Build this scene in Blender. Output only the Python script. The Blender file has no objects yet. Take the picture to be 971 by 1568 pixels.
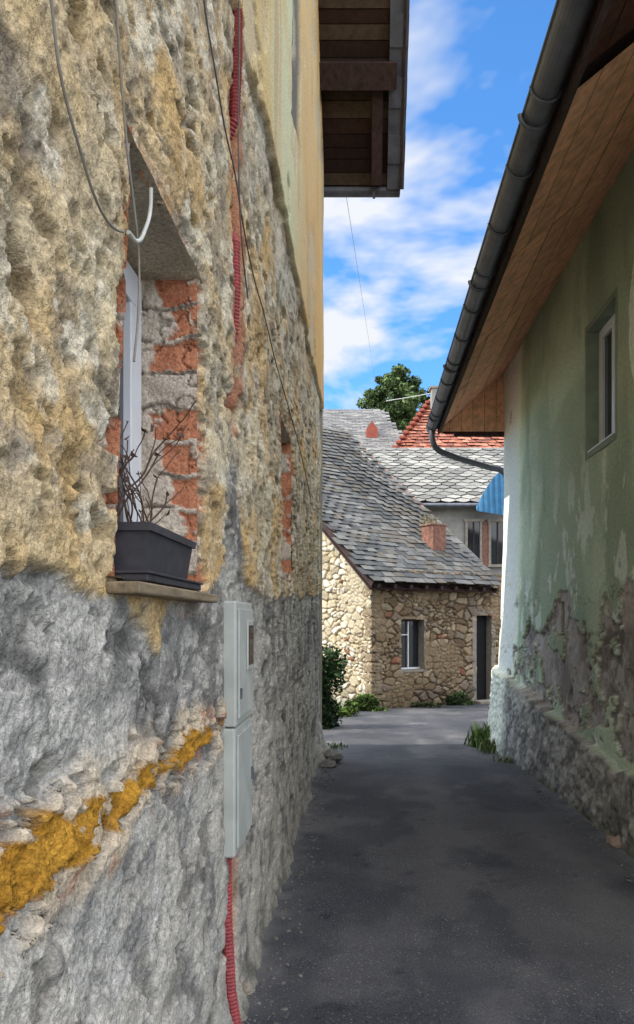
import bpy, bmesh, math, random
import numpy as np
from mathutils import Vector, Matrix
random.seed(7); np.random.seed(7)
scene=bpy.context.scene
COL=scene.collection

# ------------------------------------------------------------------ helpers
def L(r,g,b,k=1.0):
    f=lambda c:(c/255/12.92) if c/255<=0.04045 else ((c/255+0.055)/1.055)**2.4
    return np.array([f(r)*k,f(g)*k,f(b)*k])
def _h(ix,iy,seed):
    n=(ix.astype(np.int64)*374761393+iy.astype(np.int64)*668265263+seed*1442695041)&0xffffffff
    n=((n^(n>>13))*1274126177)&0xffffffff
    n=((n^(n>>16))*2246822519)&0xffffffff
    n=n^(n>>15)
    return (n&0xffffff)/float(0xffffff)
def vn(x,y,seed=0):
    ix=np.floor(x);iy=np.floor(y);fx=x-ix;fy=y-iy
    fx=fx*fx*(3-2*fx);fy=fy*fy*(3-2*fy)
    a=_h(ix,iy,seed);b=_h(ix+1,iy,seed);c=_h(ix,iy+1,seed);d=_h(ix+1,iy+1,seed)
    return (a*(1-fx)+b*fx)*(1-fy)+(c*(1-fx)+d*fx)*fy
def fbm(x,y,o=4,seed=0,g=0.5):
    s=0;a=1;t=0
    for i in range(o):
        s=s+a*vn(x*2**i+i*17.3,y*2**i-i*9.1,seed+i);t+=a;a*=g
    return s/t
def voro(x,y,seed=0,j=0.9):
    ix=np.floor(x);iy=np.floor(y)
    f1=np.full(x.shape,9.);f2=np.full(x.shape,9.);cid=np.zeros(x.shape)
    for dx in (-1,0,1):
        for dy in (-1,0,1):
            cx=ix+dx;cy=iy+dy
            px=cx+.5+j*(_h(cx,cy,seed)-.5);py=cy+.5+j*(_h(cx,cy,seed+5)-.5)
            d=np.hypot(px-x,py-y);c=_h(cx,cy,seed+9)
            m=d<f1
            f2=np.where(m,f1,np.minimum(f2,d));cid=np.where(m,c,cid);f1=np.where(m,d,f1)
    return f1,f2,cid
def ss(a,b,x):
    t=np.clip((x-a)/(b-a),0,1);return t*t*(3-2*t)
def mix(a,b,t):
    return a*(1-t[...,None])+b*t[...,None]
def empty(name):
    o=bpy.data.objects.new(name,None);COL.objects.link(o);return o
def link(o,parent=None):
    COL.objects.link(o)
    if parent: o.parent=parent
    return o
def grid(name,P,C,mat,parent=None,keep=None,flip=False):
    ny,nx=P.shape[:2]
    me=bpy.data.meshes.new(name)
    idx=np.arange(ny*nx).reshape(ny,nx)
    q=np.stack([idx[:-1,:-1],idx[:-1,1:],idx[1:,1:],idx[1:,:-1]],-1)
    if keep is not None: q=q[keep]
    q=q.reshape(-1,4)
    if flip: q=q[:,::-1]
    me.vertices.add(ny*nx);me.vertices.foreach_set("co",P.reshape(-1).astype(np.float32))
    me.loops.add(q.size);me.loops.foreach_set("vertex_index",q.reshape(-1).astype(np.int32))
    me.polygons.add(len(q));me.polygons.foreach_set("loop_start",(np.arange(len(q))*4).astype(np.int32))
    me.polygons.foreach_set("use_smooth",np.ones(len(q),dtype=bool))
    me.update(calc_edges=True);me.validate()
    if C is not None:
        a=me.color_attributes.new("Col",'FLOAT_COLOR','POINT')
        c4=np.concatenate([C.reshape(-1,3),np.ones((ny*nx,1))],1).astype(np.float32)
        a.data.foreach_set("color",c4.reshape(-1))
    me.materials.append(mat)
    return link(bpy.data.objects.new(name,me),parent)
def poly(name,verts,faces,mat,parent=None,cols=None,smooth=False):
    me=bpy.data.meshes.new(name);me.from_pydata([tuple(v) for v in verts],[],faces)
    if cols is not None:
        a=me.color_attributes.new("Col",'FLOAT_COLOR','CORNER')
        arr=[]
        for p,c in zip(me.polygons,cols):
            for _ in p.vertices: arr+= [c[0],c[1],c[2],1.0]
        a.data.foreach_set("color",arr)
    if smooth: me.polygons.foreach_set("use_smooth",[True]*len(me.polygons))
    me.materials.append(mat);me.update()
    return link(bpy.data.objects.new(name,me),parent)
def box(name,c,s,mat,parent=None,rz=0,bev=0,M=None):
    bm=bmesh.new();bmesh.ops.create_cube(bm,size=1)
    bmesh.ops.scale(bm,vec=s,verts=bm.verts)
    if bev: bmesh.ops.bevel(bm,geom=bm.edges[:],offset=bev,segments=2,affect='EDGES',profile=.5)
    me=bpy.data.meshes.new(name);bm.to_mesh(me);bm.free();me.materials.append(mat)
    o=link(bpy.data.objects.new(name,me),parent)
    if M is not None: o.matrix_local=M
    else: o.location=c;o.rotation_euler=(0,0,rz)
    return o
def tube(name,pts,r,mat,parent=None,smooth=True):
    cu=bpy.data.curves.new(name,'CURVE');cu.dimensions='3D'
    sp=cu.splines.new('BEZIER' if smooth else 'POLY')
    if smooth:
        sp.bezier_points.add(len(pts)-1)
        for b,p in zip(sp.bezier_points,pts):
            b.co=p;b.handle_left_type=b.handle_right_type='AUTO'
    else:
        sp.points.add(len(pts)-1)
        for b,p in zip(sp.points,pts): b.co=(*p,1)
    cu.bevel_depth=r;cu.bevel_resolution=2;cu.use_fill_caps=True
    cu.materials.append(mat)
    return link(bpy.data.objects.new(name,cu),parent)

class NT:
    def __init__(s,name):
        s.m=bpy.data.materials.new(name);s.m.use_nodes=True;s.t=s.m.node_tree
        s.b=s.t.nodes['Principled BSDF'];s.b.inputs['Specular IOR Level'].default_value=.25
    def n(s,ty,**k):
        x=s.t.nodes.new(ty)
        for a,v in k.items(): setattr(x,a,v)
        return x
    def l(s,a,b): s.t.links.new(a,b)
def noise(T,scale,detail=3,rough=.6,vec=None,dist=0):
    n=T.n('ShaderNodeTexNoise');n.inputs['Scale'].default_value=scale;n.inputs['Detail'].default_value=min(detail,3)
    n.inputs['Roughness'].default_value=rough;n.inputs['Distortion'].default_value=dist
    if vec is not None:T.l(vec,n.inputs['Vector'])
    return n
def ramp(T,src,stops):
    r=T.n('ShaderNodeValToRGB');e=r.color_ramp.elements
    while len(e)<len(stops): e.new(.5)
    for x,(p,c) in zip(e,stops):
        x.position=p;x.color=(c[0],c[1],c[2],1) if hasattr(c,'__len__') else (c,c,c,1)
    T.l(src,r.inputs[0]);return r
def bump(T,src,strength,dist,prev=None):
    b=T.n('ShaderNodeBump');b.inputs['Strength'].default_value=strength;b.inputs['Distance'].default_value=dist
    T.l(src,b.inputs['Height'])
    if prev is not None:T.l(prev,b.inputs['Normal'])
    return b.outputs[0]
def mulc(T,a,b,f=1):
    m=T.n('ShaderNodeMixRGB',blend_type='MULTIPLY');m.inputs[0].default_value=f
    T.l(a,m.inputs[1]);T.l(b,m.inputs[2]);return m.outputs[0]
def mat_attr(name,rough=.92,scales=(60,220),dist=(.006,.002),var=(.72,1.25),vscale=90,spec=.15):
    T=NT(name);tc=T.n('ShaderNodeTexCoord').outputs['Object']
    at=T.n('ShaderNodeAttribute');at.attribute_name='Col'
    nz=noise(T,vscale,3,.7,tc);r=ramp(T,nz.outputs[0],[(.3,var[0]),(.7,var[1])])
    T.l(mulc(T,at.outputs['Color'],r.outputs[0]),T.b.inputs['Base Color'])
    T.b.inputs['Roughness'].default_value=rough;T.b.inputs['Specular IOR Level'].default_value=spec
    p=None
    for s_,d_ in zip(scales,dist):
        p=bump(T,noise(T,s_,3,.65,tc).outputs[0],1,d_,p)
    if p is not None:T.l(p,T.b.inputs['Normal'])
    return T.m
def mat_plain(name,c,rough=.6,scale=20,var=(.8,1.15),bd=.001,metal=0,spec=.3,stretch=None):
    T=NT(name);tc=T.n('ShaderNodeTexCoord').outputs['Object']
    if stretch:
        mp=T.n('ShaderNodeMapping');mp.inputs['Scale'].default_value=stretch;T.l(tc,mp.inputs[0]);tc=mp.outputs[0]
    nz=noise(T,scale,3,.6,tc)
    r=ramp(T,nz.outputs[0],[(.3,tuple(np.clip(np.array(c)*var[0],0,1))),(.7,tuple(np.clip(np.array(c)*var[1],0,1)))])
    T.l(r.outputs[0],T.b.inputs['Base Color'])
    T.b.inputs['Roughness'].default_value=rough;T.b.inputs['Metallic'].default_value=metal
    T.b.inputs['Specular IOR Level'].default_value=spec
    if bd:T.l(bump(T,nz.outputs[0],1,bd),T.b.inputs['Normal'])
    return T.m

M_ROUGH=mat_attr("rough_render",scales=(60,150),dist=(.007,.005),var=(.58,1.34),vscale=105)
M_GREEN=mat_attr("painted_plaster",scales=(14,90),dist=(.008,.004),var=(.80,1.16),vscale=40)
M_STONE=mat_attr("rubble_stone",scales=(12,45),dist=(.02,.008),var=(.7,1.25),vscale=18)
M_SLATE=mat_attr("slate_tiles",rough=.8,scales=(30,),dist=(.004,),var=(.75,1.2),vscale=9,spec=.15)
M_BOARD=mat_attr("wood_boards",rough=.8,scales=(25,),dist=(.003,),var=(.7,1.25),vscale=12)
M_LEAF=mat_attr("foliage",rough=.7,scales=(),dist=(),var=(.8,1.2),vscale=5)
M_WHITE=mat_plain("white_pvc",(.78,.80,.84),.35,8,(.94,1.03),0,spec=.5)
M_BOXPL=mat_plain("grey_white_plastic",(.50,.52,.48),.5,6,(.82,1.08),.0005)
M_DARKPL=mat_plain("dark_plastic",(.050,.047,.056),.55,22,(.75,1.4),.0008,spec=.35)
M_ZINC=mat_plain("zinc_gutter",(.12,.13,.155),.42,6,(.7,1.3),.0005,metal=.3,spec=.5)
M_DARKW=mat_plain("dark_timber",(.045,.026,.022),.8,20,(.6,1.5),.003,stretch=(1,1,.2))
M_PIPE=mat_plain("red_corrugated_plastic",tuple(L(160,76,78)),.65,30,(.7,1.2),.0005)
M_CABLE_W=mat_plain("white_cable",(.6,.6,.55),.5,30)
M_CABLE_G=mat_plain("grey_cable",(.26,.24,.21),.6,30)
M_CABLE_D=mat_plain("dark_cable",(.12,.11,.10),.6,30)
M_TWIG=mat_plain("dry_twig",(.10,.06,.045),.9,60,(.6,1.5),.001)
M_SOIL=mat_plain("dry_soil",(.07,.05,.035),.95,60,(.5,1.6),.006)
M_BARK=mat_plain("bark",(.09,.07,.05),.9,8,(.6,1.4),.02)
M_BRICKD=mat_plain("old_brick",tuple(L(136,98,84)),.9,12,(.55,1.25),.008)
M_FLASH=mat_plain("verge_mortar",tuple(L(140,112,100)),.9,15,(.6,1.2),.006)
M_PLAST=mat_plain("grey_plaster",tuple(L(150,148,142)),.9,3,(.7,1.1),.006)
M_VOL=mat_plain("plain_render",(.35,.33,.28),.9,3,(.8,1.1),.006)
M_WOODSILL=mat_plain("weathered_wood",(.26,.20,.13),.85,30,(.5,1.4),.005,stretch=(1,.15,1))
T=NT("window_glass");T.b.inputs['Base Color'].default_value=(.02,.025,.03,1);T.b.inputs['Roughness'].default_value=.06
T.b.inputs['Specular IOR Level'].default_value=.6;M_GLASS=T.m

# ------------------------------------------------------------------ ground & street
def gz(y):
    y=np.asarray(y,dtype=float);return np.where(y<8,0,-.04*(np.minimum(y,22)-8))
T=NT("earth");tc=T.n('ShaderNodeTexCoord').outputs['Object']
r=ramp(T,noise(T,.8,3,.7,tc).outputs[0],[(.35,(.14,.13,.09)),(.6,(.24,.22,.18))])
T.l(r.outputs[0],T.b.inputs['Base Color']);T.b.inputs['Roughness'].default_value=.95;M_EARTH=T.m
ys=np.array([-300,-50,-8]+list(np.arange(-4,24,1.0))+[40,100,400,900.]);xs=np.array([-600,-100,-20,-8,-4,-2,0,2,4,8,20,100,600.])
X,Y=np.meshgrid(xs,ys);grid("ground",np.stack([X,Y,gz(Y)-.012],-1),None,M_EARTH)

T=NT("asphalt");tc=T.n('ShaderNodeTexCoord').outputs['Object']
big=noise(T,.8,3,.65,tc,dist=.6);r1=ramp(T,big.outputs[0],[(.3,(.040,.043,.052)),(.5,(.058,.061,.071)),(.72,(.094,.094,.10))])
fine=noise(T,120,3,.75,tc);r2=ramp(T,fine.outputs[0],[(.3,.35),(.7,1.8)])
c=mulc(T,r1.outputs[0],r2.outputs[0])
vo=T.n('ShaderNodeTexVoronoi');vo.inputs['Scale'].default_value=48;T.l(tc,vo.inputs['Vector'])
sp=ramp(T,vo.outputs['Distance'],[(.12,1),(.22,0)])
patch=ramp(T,noise(T,2.3,3,.7,tc).outputs[0],[(.40,.1),(.62,1)])
sm=T.n('ShaderNodeMath',operation='MULTIPLY');T.l(sp.outputs[0],sm.inputs[0]);T.l(patch.outputs[0],sm.inputs[1])
mx=T.n('ShaderNodeMixRGB');T.l(sm.outputs[0],mx.inputs[0]);T.l(c,mx.inputs[1]);mx.inputs[2].default_value=(.28,.27,.26,1)
at=T.n('ShaderNodeAttribute');at.attribute_name='Col'
ad=T.n('ShaderNodeMixRGB',blend_type='ADD');ad.inputs[0].default_value=1;T.l(mx.outputs[0],ad.inputs[1]);T.l(at.outputs['Color'],ad.inputs[2])
T.l(ad.outputs[0],T.b.inputs['Base Color']);T.b.inputs['Roughness'].default_value=.85
p=bump(T,fine.outputs[0],1,.008);T.l(p,T.b.inputs['Normal'])
M_ASPH=T.m
ys=np.concatenate([np.arange(-5,2,.5),np.arange(2,20,.04)]);xs=np.arange(-4,7,.045)
X,Y=np.meshgrid(xs,ys)
Z=gz(Y)+.004+.03*(fbm(X*.9,Y*.9,3,3)-.5)+.006*(fbm(X*12,Y*12,2,8)-.5)
dl=np.abs(X-(-.525+.0647*Y));dr=np.abs(X-(1.85+.06*Y))
edge=np.where(Y<10.3,np.minimum(dl,dr),1.)
dust=np.exp(-np.maximum(edge-.03,0)/.11)*(.1+1.8*fbm(X*11,Y*11,3,4)**2)
tr=np.exp(-((X-.45-.09*Y)/.16)**2)*.8*fbm(X*3,Y*1.2,3,21)+np.exp(-((X-1.45-.05*Y)/.20)**2)*.8*fbm(X*3,Y*1.2,3,22)
stain=ss(.48,.60,fbm(X*1.9,Y*1.2,6,23,.6))
crk=ss(.004,.001,np.abs(fbm(X*.8+3,Y*.8,5,24)-.5))*ss(.4,.6,fbm(X*.7,Y*.7,2,25))
C=dust[...,None]*np.array([.11,.105,.095])+tr[...,None]*np.array([.05,.047,.045])+stain[...,None]*np.array([.036,.033,.031])-crk[...,None]*.03
Z+=.02*np.exp(-edge/.05)*fbm(X*14,Y*14,2,5)-.006*crk
grid("street",np.stack([X,Y,Z],-1),C,M_ASPH)

# ------------------------------------------------------------------ LEFT HOUSE
A0,A1=-.525,.0647
YB=-.7
wx=lambda y:A0+A1*y
lh=empty("plaster_house")
us=[YB,-.3,0,.2,.4,.5,.6];u=.7
while u<8.62: us.append(u);u+=.0042*u**1.3
us.append(8.65);us=np.array(us)
vs=np.concatenate([np.arange(-.2,.6,.012),np.arange(.6,3.4,.0068),np.arange(3.4,4.4,.013),np.arange(4.4,9.6,.05)])
U,V=np.meshgrid(us,vs)
def leftwall(U,V):
    f=lambda sc,o,s,g=.5:fbm(U*sc,V*sc,o,s,g)
    rid=lambda sc,o,s,g=.55:1-np.abs(2*fbm(U*sc,V*sc,o,s,g)-1)
    def flakes(n,levels,a,w=.006):
        return sum(a*ss(t-w,t+w,n) for t in levels)
    du=(f(6,3,31)-.5)*.16;dv=(f(6,3,32)-.5)*.16
    f1,f2,cid=voro((U+du)*9,(V+dv)*9,3)
    g1,g2,cid2=voro((U+du)*24,(V+dv)*24,13)
    k1,k2,cid3=voro((U+du)*52,(V+dv)*52,19)
    gran=.009*(.5-g1)+.011*(.45-k1)
    big=f(1.6,4,1)
    rubble=ss(.45,.6,f(1.4,3,2))
    h=.040*(big-.5)+.012*(.5-np.clip(f1,0,1))*(.3+rubble)+gran+.022*(f(14,5,4,.65)-.5)+.006*(rid(22,3,5)-.7)
    fl=f(4.2,6,55,.58);h+=flakes(fl,(.42,.50,.58),.0085)
    pits=ss(.60,.68,f(17,4,6,.55));h-=.018*pits
    holes=ss(.70,.76,f(9,3,68));h-=.045*holes
    cream=L(216,200,168);tan=L(204,172,122);gry=L(168,157,140);pale=L(226,216,194);och=L(212,172,108)
    t=ss(.35,.65,f(2.6,4,7));C=mix(np.broadcast_to(cream,U.shape+(3,)),tan,t*.65)
    C=mix(C,np.broadcast_to(gry,C.shape),ss(.43,.56,f(5,6,9,.62))*.75)
    C=mix(C,np.broadcast_to(L(132,118,102),C.shape),ss(.56,.66,f(7,5,69,.62))*.6)
    C=mix(C,np.broadcast_to(pale,C.shape),ss(.52,.62,f(10,5,10,.62))*.75)
    C=mix(C,np.broadcast_to(och,C.shape),ss(.56,.66,f(3.1,4,11))*.55)
    near=ss(2.0,1.2,U);C=mix(C,np.broadcast_to(L(212,186,138),C.shape),near*.45*ss(.46,.54,fl))
    C=C*(1-.40*pits[...,None])*(1-.4*holes[...,None])*(.88+.20*cid3[...,None])
    # grey cement plinth
    bl=1.66+.035*np.clip(U-2,0,9)+.12*(f(3.5,4,14)-.5)+.05*(f(18,3,15)-.5)
    bl=bl-.12*np.exp(-((U-1.85)/.12)**2)*f(9,3,58)*1.6
    bl=bl+ .85*np.exp(-((U-2.95)/.20)**2)*(f(5,3,61)+.15)
    gm=ss(.012,-.012,V-bl)
    fg=f(3.1,6,20,.6)
    hg=-.016+.034*(f(1.9,4,16)-.5)+.014*(f(9,4,17,.6)-.5)+gran*1.1+.020*(f(28,4,18,.65)-.5)+.005*(rid(12,4,56)-.7)+flakes(fg,(.44,.53,.6),.008)
    gc=mix(np.broadcast_to(L(146,143,138),C.shape),L(188,184,175),ss(.42,.60,f(4,6,19,.62)))
    gc=mix(gc,np.broadcast_to(L(110,107,103),C.shape),ss(.50,.60,fg)*.7)
    gc=mix(gc,np.broadcast_to(L(204,199,190),C.shape),ss(.56,.66,f(11,5,72,.62))*.7)
    low=ss(1.25,1.0,V);gc=mix(gc,np.broadcast_to(L(204,197,184),C.shape),low*ss(.38,.54,f(7,6,23,.62))*.7)
    pg=ss(.58,.66,f(9,4,24));hg-=.025*pg;gc=gc*(1-.4*pg[...,None])*(.88+.20*cid3[...,None])
    h=h*(1-gm)+hg*gm;C=mix(C,gc,gm)
    h=h*.62
    # foam chase
    cen=1.205+.13*(f(3.5,4,25,.6)-.5)-.09*np.clip(1.22-U,0,.3)
    wd=.010+.20*np.clip(f(7,3,26)-.30,0,1)+.07*np.clip(1.35-U,0,.3)
    d=np.abs(V-cen+.06*(f(18,4,59,.6)-.5))-wd*.6
    ch=ss(.010,-.005,d)*ss(2.78,2.70,U)
    br=ss(.12,.02,d)*ss(2.8,2.72,U)
    chunk=ss(.47,.52,f(11,5,27,.6))
    C=mix(C,np.broadcast_to(L(216,196,168),C.shape),br*chunk*.9)
    C=mix(C,np.broadcast_to(L(186,132,104),C.shape),br*ss(.60,.64,f(13,4,62,.6))*.7)
    h+=br*(.040*chunk-.026)
    foam=ch*ss(.43,.47,f(8.5,4,29,.6)+.10*(U<1.30))
    stn=(ch*(1-foam))*ss(.45,.5,f(14,4,74,.6))
    h=h*(1-ch)-.045*ch+.05*stn
    C=mix(C,np.broadcast_to(L(104,82,64),C.shape),ch);C=mix(C,np.broadcast_to(L(206,184,156),C.shape),stn)
    h+=foam*(.018+.055*f(20,4,30,.6)+.02*(.5-k1));C=mix(C,mix(np.broadcast_to(L(214,162,66),C.shape),L(156,106,34),f(26,5,33,.6)),foam)
    # vertical conduit chase
    ed=.05*(f(9,3,34)-.5)
    vc=ss(.095,.07,np.abs(U-2.97+ed)+.02)*ss(2.33,2.42,V+ed)
    vm=ss(.18,.09,np.abs(U-3.0+ed*2))*ss(2.3,2.4,V)*ss(.40,.46,f(7,4,35,.6))
    C=mix(C,mix(np.broadcast_to(L(156,96,74),C.shape),L(186,136,108),f(15,4,73,.6)),vm*.85)
    h=h*(1-vc)-.06*vc;C=mix(C,mix(np.broadcast_to(L(104,64,52),C.shape),L(160,104,82),f(14,4,36,.6)),vc)
    lc=ss(.16,.08,np.abs(U-2.98+ed*2))*ss(.72,.66,V)*ss(.38,.5,f(5,3,37))
    C=mix(C,mix(np.broadcast_to(L(160,96,74),C.shape),L(204,150,96),f(12,3,38)),lc*.85);h-=.03*lc
    def surround(u0,u1,v0,v1,w,h,C,top,wedge=0):
        ul=u0+wedge*(V-v0)/(v1-v0)
        dd=np.maximum(np.maximum(ul-U,U-u1),np.maximum(v0-V,V-v1))
        vj=V+.018*(f(5,3,63)-.5)
        course=_h(np.floor(vj/.078),np.floor(V*0+3+(U>(u0+u1)/2)),41)
        wv=w*(-.15+1.7*course)*(.3+1.4*f(11,4,42,.6))
        m=ss(.006,-.010,dd-wv)*np.where(V>v1,top,1)*np.where(V<v0,.25,1)
        m=m*ss(.38,.44,f(6,4,64,.6)+.05)
        joint=(np.abs(((vj/.078)%1)-.5)>.40)*1.
        bc=mix(np.broadcast_to(L(166,100,76),C.shape),L(204,146,112),f(15,5,43,.6))
        bc=mix(bc,np.broadcast_to(L(200,186,166),C.shape),np.clip(joint*.9+ss(.54,.60,f(16,4,65,.6))*.8,0,1))
        bc=bc*(.65+.5*course[...,None])
        rimm=ss(.05,.0,dd)
        C=mix(C,bc,m*.95);h=h*(1-.5*rimm)-.022*m-.014*m*joint+.012*rimm*(f(9,3,66)-.5)
        return h,C
    h,C=surround(1.53,2.32,1.69,2.68,.08,h,C,.3,.12)
    h,C=surround(4.62,5.28,1.88,2.88,.10,h,C,.5)
    # smooth upper plaster
    sb=4.07+.16*(f(1.6,4,44)-.5)+.06*(f(9,3,45)-.5)-.10*np.clip(3.35-U,0,.5)
    sm=ss(-.01,.015,V-sb)
    hs=.042+.03*(f(.9,3,46)-.5)+.004*(f(9,3,47)-.5)
    sc=mix(np.broadcast_to(L(232,216,176),C.shape),L(220,190,132),ss(.4,.65,f(.9,4,48))*.8)
    sc=mix(sc,np.broadcast_to(L(212,168,104),C.shape),ss(4.6,6.4,U+1.0*(f(1.3,3,49)-.5))*.7)
    streak=fbm(U*5,V*.6,4,50);sc=mix(sc,np.broadcast_to(L(160,138,104),C.shape),ss(.55,.75,streak)*.45)
    pe=ss(.03,.0,np.abs(U-5.3)-.25+.3*(f(2.6,4,51)-.5))*ss(5.0,5.1,V+.4*(f(3,3,52)-.5))
    sc=mix(sc,np.broadcast_to(L(120,116,106),C.shape),pe);hs-=.03*pe
    pe2=ss(.59,.60,f(1.9,5,53,.55));sc=mix(sc,np.broadcast_to(L(200,188,160),C.shape),pe2*.7);hs-=.014*pe2
    h=h*(1-sm)+hs*sm;C=mix(C,sc*1.15,sm)
    gr=ss(.45,.55,f(2.2,4,67))*ss(3.4,3.7,V)*(1-sm)*ss(3.2,3.6,U);C=mix(C,np.broadcast_to(L(204,200,186),C.shape),gr*.6)
    rim=ss(.05,0,np.abs(V-sb+.03))*(1-sm)
    C=C*(1-.25*rim[...,None])
    mbx=ss(.06,.0,np.maximum(np.abs(U-3.0)-.2,np.abs(V-1.19)-.48));h=h*(1-mbx)-.008*mbx
    h+=.07*np.exp(-np.maximum(V,0)/.09)*f(3,3,54)
    h+=.22*ss(8.1,8.6,U)*np.exp(-np.maximum(V,0)/.14)*(.5+.8*f(5,2,57))
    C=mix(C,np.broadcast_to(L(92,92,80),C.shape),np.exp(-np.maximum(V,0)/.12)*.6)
    return h,C
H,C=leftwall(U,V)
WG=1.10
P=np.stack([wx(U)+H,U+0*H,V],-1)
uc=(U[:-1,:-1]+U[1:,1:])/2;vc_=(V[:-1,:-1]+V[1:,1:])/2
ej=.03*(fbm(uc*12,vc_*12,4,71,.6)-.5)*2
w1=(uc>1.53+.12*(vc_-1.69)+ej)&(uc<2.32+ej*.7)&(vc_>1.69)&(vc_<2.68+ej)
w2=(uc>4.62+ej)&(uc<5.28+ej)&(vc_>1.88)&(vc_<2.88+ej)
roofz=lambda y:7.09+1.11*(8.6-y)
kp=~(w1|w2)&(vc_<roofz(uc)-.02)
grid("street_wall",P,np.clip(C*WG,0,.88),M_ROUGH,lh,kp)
def reveal(name,a,b,n1,n2,seed,colf,amp=.012):
    s=np.linspace(0,1,n1);t=np.linspace(0,1,n2);S,Tt=np.meshgrid(s,t)
    a0,a1=map(np.array,a);b0,b1=map(np.array,b)
    Pp=(a0*(1-S[...,None])+a1*S[...,None])*(1-Tt[...,None])+(b0*(1-S[...,None])+b1*S[...,None])*Tt[...,None]
    nrm=np.cross(a1-a0,b0-a0);nrm=nrm/np.linalg.norm(nrm)
    la=np.linalg.norm(a1-a0);lb=np.linalg.norm(b0-a0)
    d=amp*2*(fbm(S*la*14,Tt*lb*14,4,seed,.6)-.5)
    C,e=colf(S*la,Tt*lb,seed);d=d+e
    return grid(name,Pp+nrm*d[...,None],C,M_ROUGH,lh)
def C_(x):return x.shape+(3,)
def jambcol(x,y,seed):
    base=mix(np.broadcast_to(L(216,202,184),C_(x)),L(178,164,150),fbm(x*9,y*9,4,seed))
    xr=x+.05*fbm(x*5,y*9,3,seed+1)+.05*y
    row=np.floor(xr/.105);fr=(xr/.105)%1
    jt=((fr<.05)|(fr>.96))*1.
    hsh=_h(row,row*0+2,seed+3)
    reach=.16*hsh*(.4+.6*fbm(x*14,y*14,4,seed+4,.6)*1.6)
    bw=ss(.004,-.006,y-reach)*(hsh>.22)*(fr>.08)*(fr<.94)
    bw=bw*ss(.33,.39,fbm(x*13,y*13,4,seed+9,.6))
    C=mix(base,mix(np.broadcast_to(L(204,142,108),C_(x)),L(160,98,74),fbm(x*22,y*22,4,seed+5,.6)),bw)
    ck=(np.abs(fbm(x*7,y*7,4,seed+6)-.5)<.010)*1.
    dark=np.clip(jt*ss(.42,.6,fbm(x*10,y*10,3,seed+7))+ck*.7,0,1)
    C=C*(1-.55*dark[...,None])
    return np.clip(C*1.1,0,.85),(-.012*dark-.014*bw)
def lintcol(x,y,seed):
    C=mix(np.broadcast_to(L(206,196,172),C_(x)),L(156,148,130),fbm(x*8,y*8,4,seed))
    return C*1.2,0*x
off=lambda y,z,d:(wx(y)-d,y,z)
D=.19
reveal("window_jamb",[off(2.31,1.66,.0),off(2.31,2.72,.0)],[off(2.29,1.66,D+.03),off(2.29,2.72,D+.03)],200,44,80,jambcol,.012)
reveal("window_jamb_near",[off(1.535,1.66,-.0),off(1.66,2.72,-.0)],[off(1.53,1.66,D+.03),off(1.64,2.72,D+.03)],100,24,81,jambcol,.01)
reveal("window_lintel",[off(1.50,2.675,-.01),off(2.36,2.675,-.01)],[off(1.50,2.655,D+.03),off(2.36,2.655,D+.03)],90,24,82,lintcol,.012)
reveal("window_sill_bed",[off(1.50,1.69,-.02),off(2.36,1.69,-.02)],[off(1.50,1.70,D+.03),off(2.36,1.70,D+.03)],90,24,83,lintcol,.008)
reveal("small_window_jamb",[off(5.27,1.86,-.0),off(5.27,2.92,-.0)],[off(5.27,1.86,D),off(5.27,2.92,D)],60,16,84,jambcol,.012)
reveal("small_window_lintel",[off(4.6,2.87,-.0),off(5.3,2.87,-.0)],[off(4.6,2.87,D),off(5.3,2.87,D)],40,12,85,lintcol,.01)
reveal("small_window_sill",[off(4.6,1.88,-.0),off(5.3,1.88,-.0)],[off(4.6,1.89,D),off(5.3,1.89,D)],40,12,86,lintcol,.01)
reveal("small_window_jamb_near",[off(4.63,1.86,-.0),off(4.63,2.92,-.0)],[off(4.63,1.86,D),off(4.63,2.92,D)],40,12,87,jambcol,.01)
yaw=-math.atan(A1)
def wbox(name,y0,y1,z0,z1,d0,d1,mat,parent,bev=0):
    yc=(y0+y1)/2;dc=(d0+d1)/2
    return box(name,(wx(yc)+dc,yc,(z0+z1)/2),(abs(d1-d0),y1-y0,z1-z0),mat,parent,rz=yaw,bev=bev)
def windowunit(pref,y0,y1,z0,z1,d,parent,w=.06):
    wbox(pref+"_frame_bottom",y0,y1,z0,z0+w,-d-.05,-d,M_WHITE,parent,.004)
    wbox(pref+"_frame_top",y0,y1,z1-w,z1,-d-.05,-d,M_WHITE,parent,.004)
    wbox(pref+"_frame_side",y0,y0+w,z0+w,z1-w,-d-.05,-d-.001,M_WHITE,parent,.004)
    wbox(pref+"_frame_side_far",y1-w,y1,z0+w,z1-w,-d-.05,-d-.001,M_WHITE,parent,.004)
    m=(y0+y1)/2
    wbox(pref+"_mullion",m-.05,m+.05,z0+w,z1-w,-d-.05,-d+.012,M_WHITE,parent,.004)
    wbox(pref+"_glass",y0+w,y1-w,z0+w,z1-w,-d-.035,-d-.025,M_GLASS,parent)
windowunit("window",1.55,2.275,1.715,2.64,D-.03,lh,.10)
windowunit("small_window",4.64,5.26,1.90,2.86,D-.03,lh)
wbox("window_sill_board",1.50,2.30,1.655,1.680,-.05,.070,M_WOODSILL,lh,.004)
vb=[];
for dx in (-.32,-9):
    for (y,z) in [(YB,-.6),(8.6,-.6),(8.6,7.04),(5.2,10.8),(YB,4.6)]:
        vb.append((wx(y)+dx,y,z))
poly("house_volume",vb,[(0,1,2,3,4),(9,8,7,6,5),(0,5,6,1),(1,6,7,2),(4,9,5,0)],M_VOL,lh)
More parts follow.
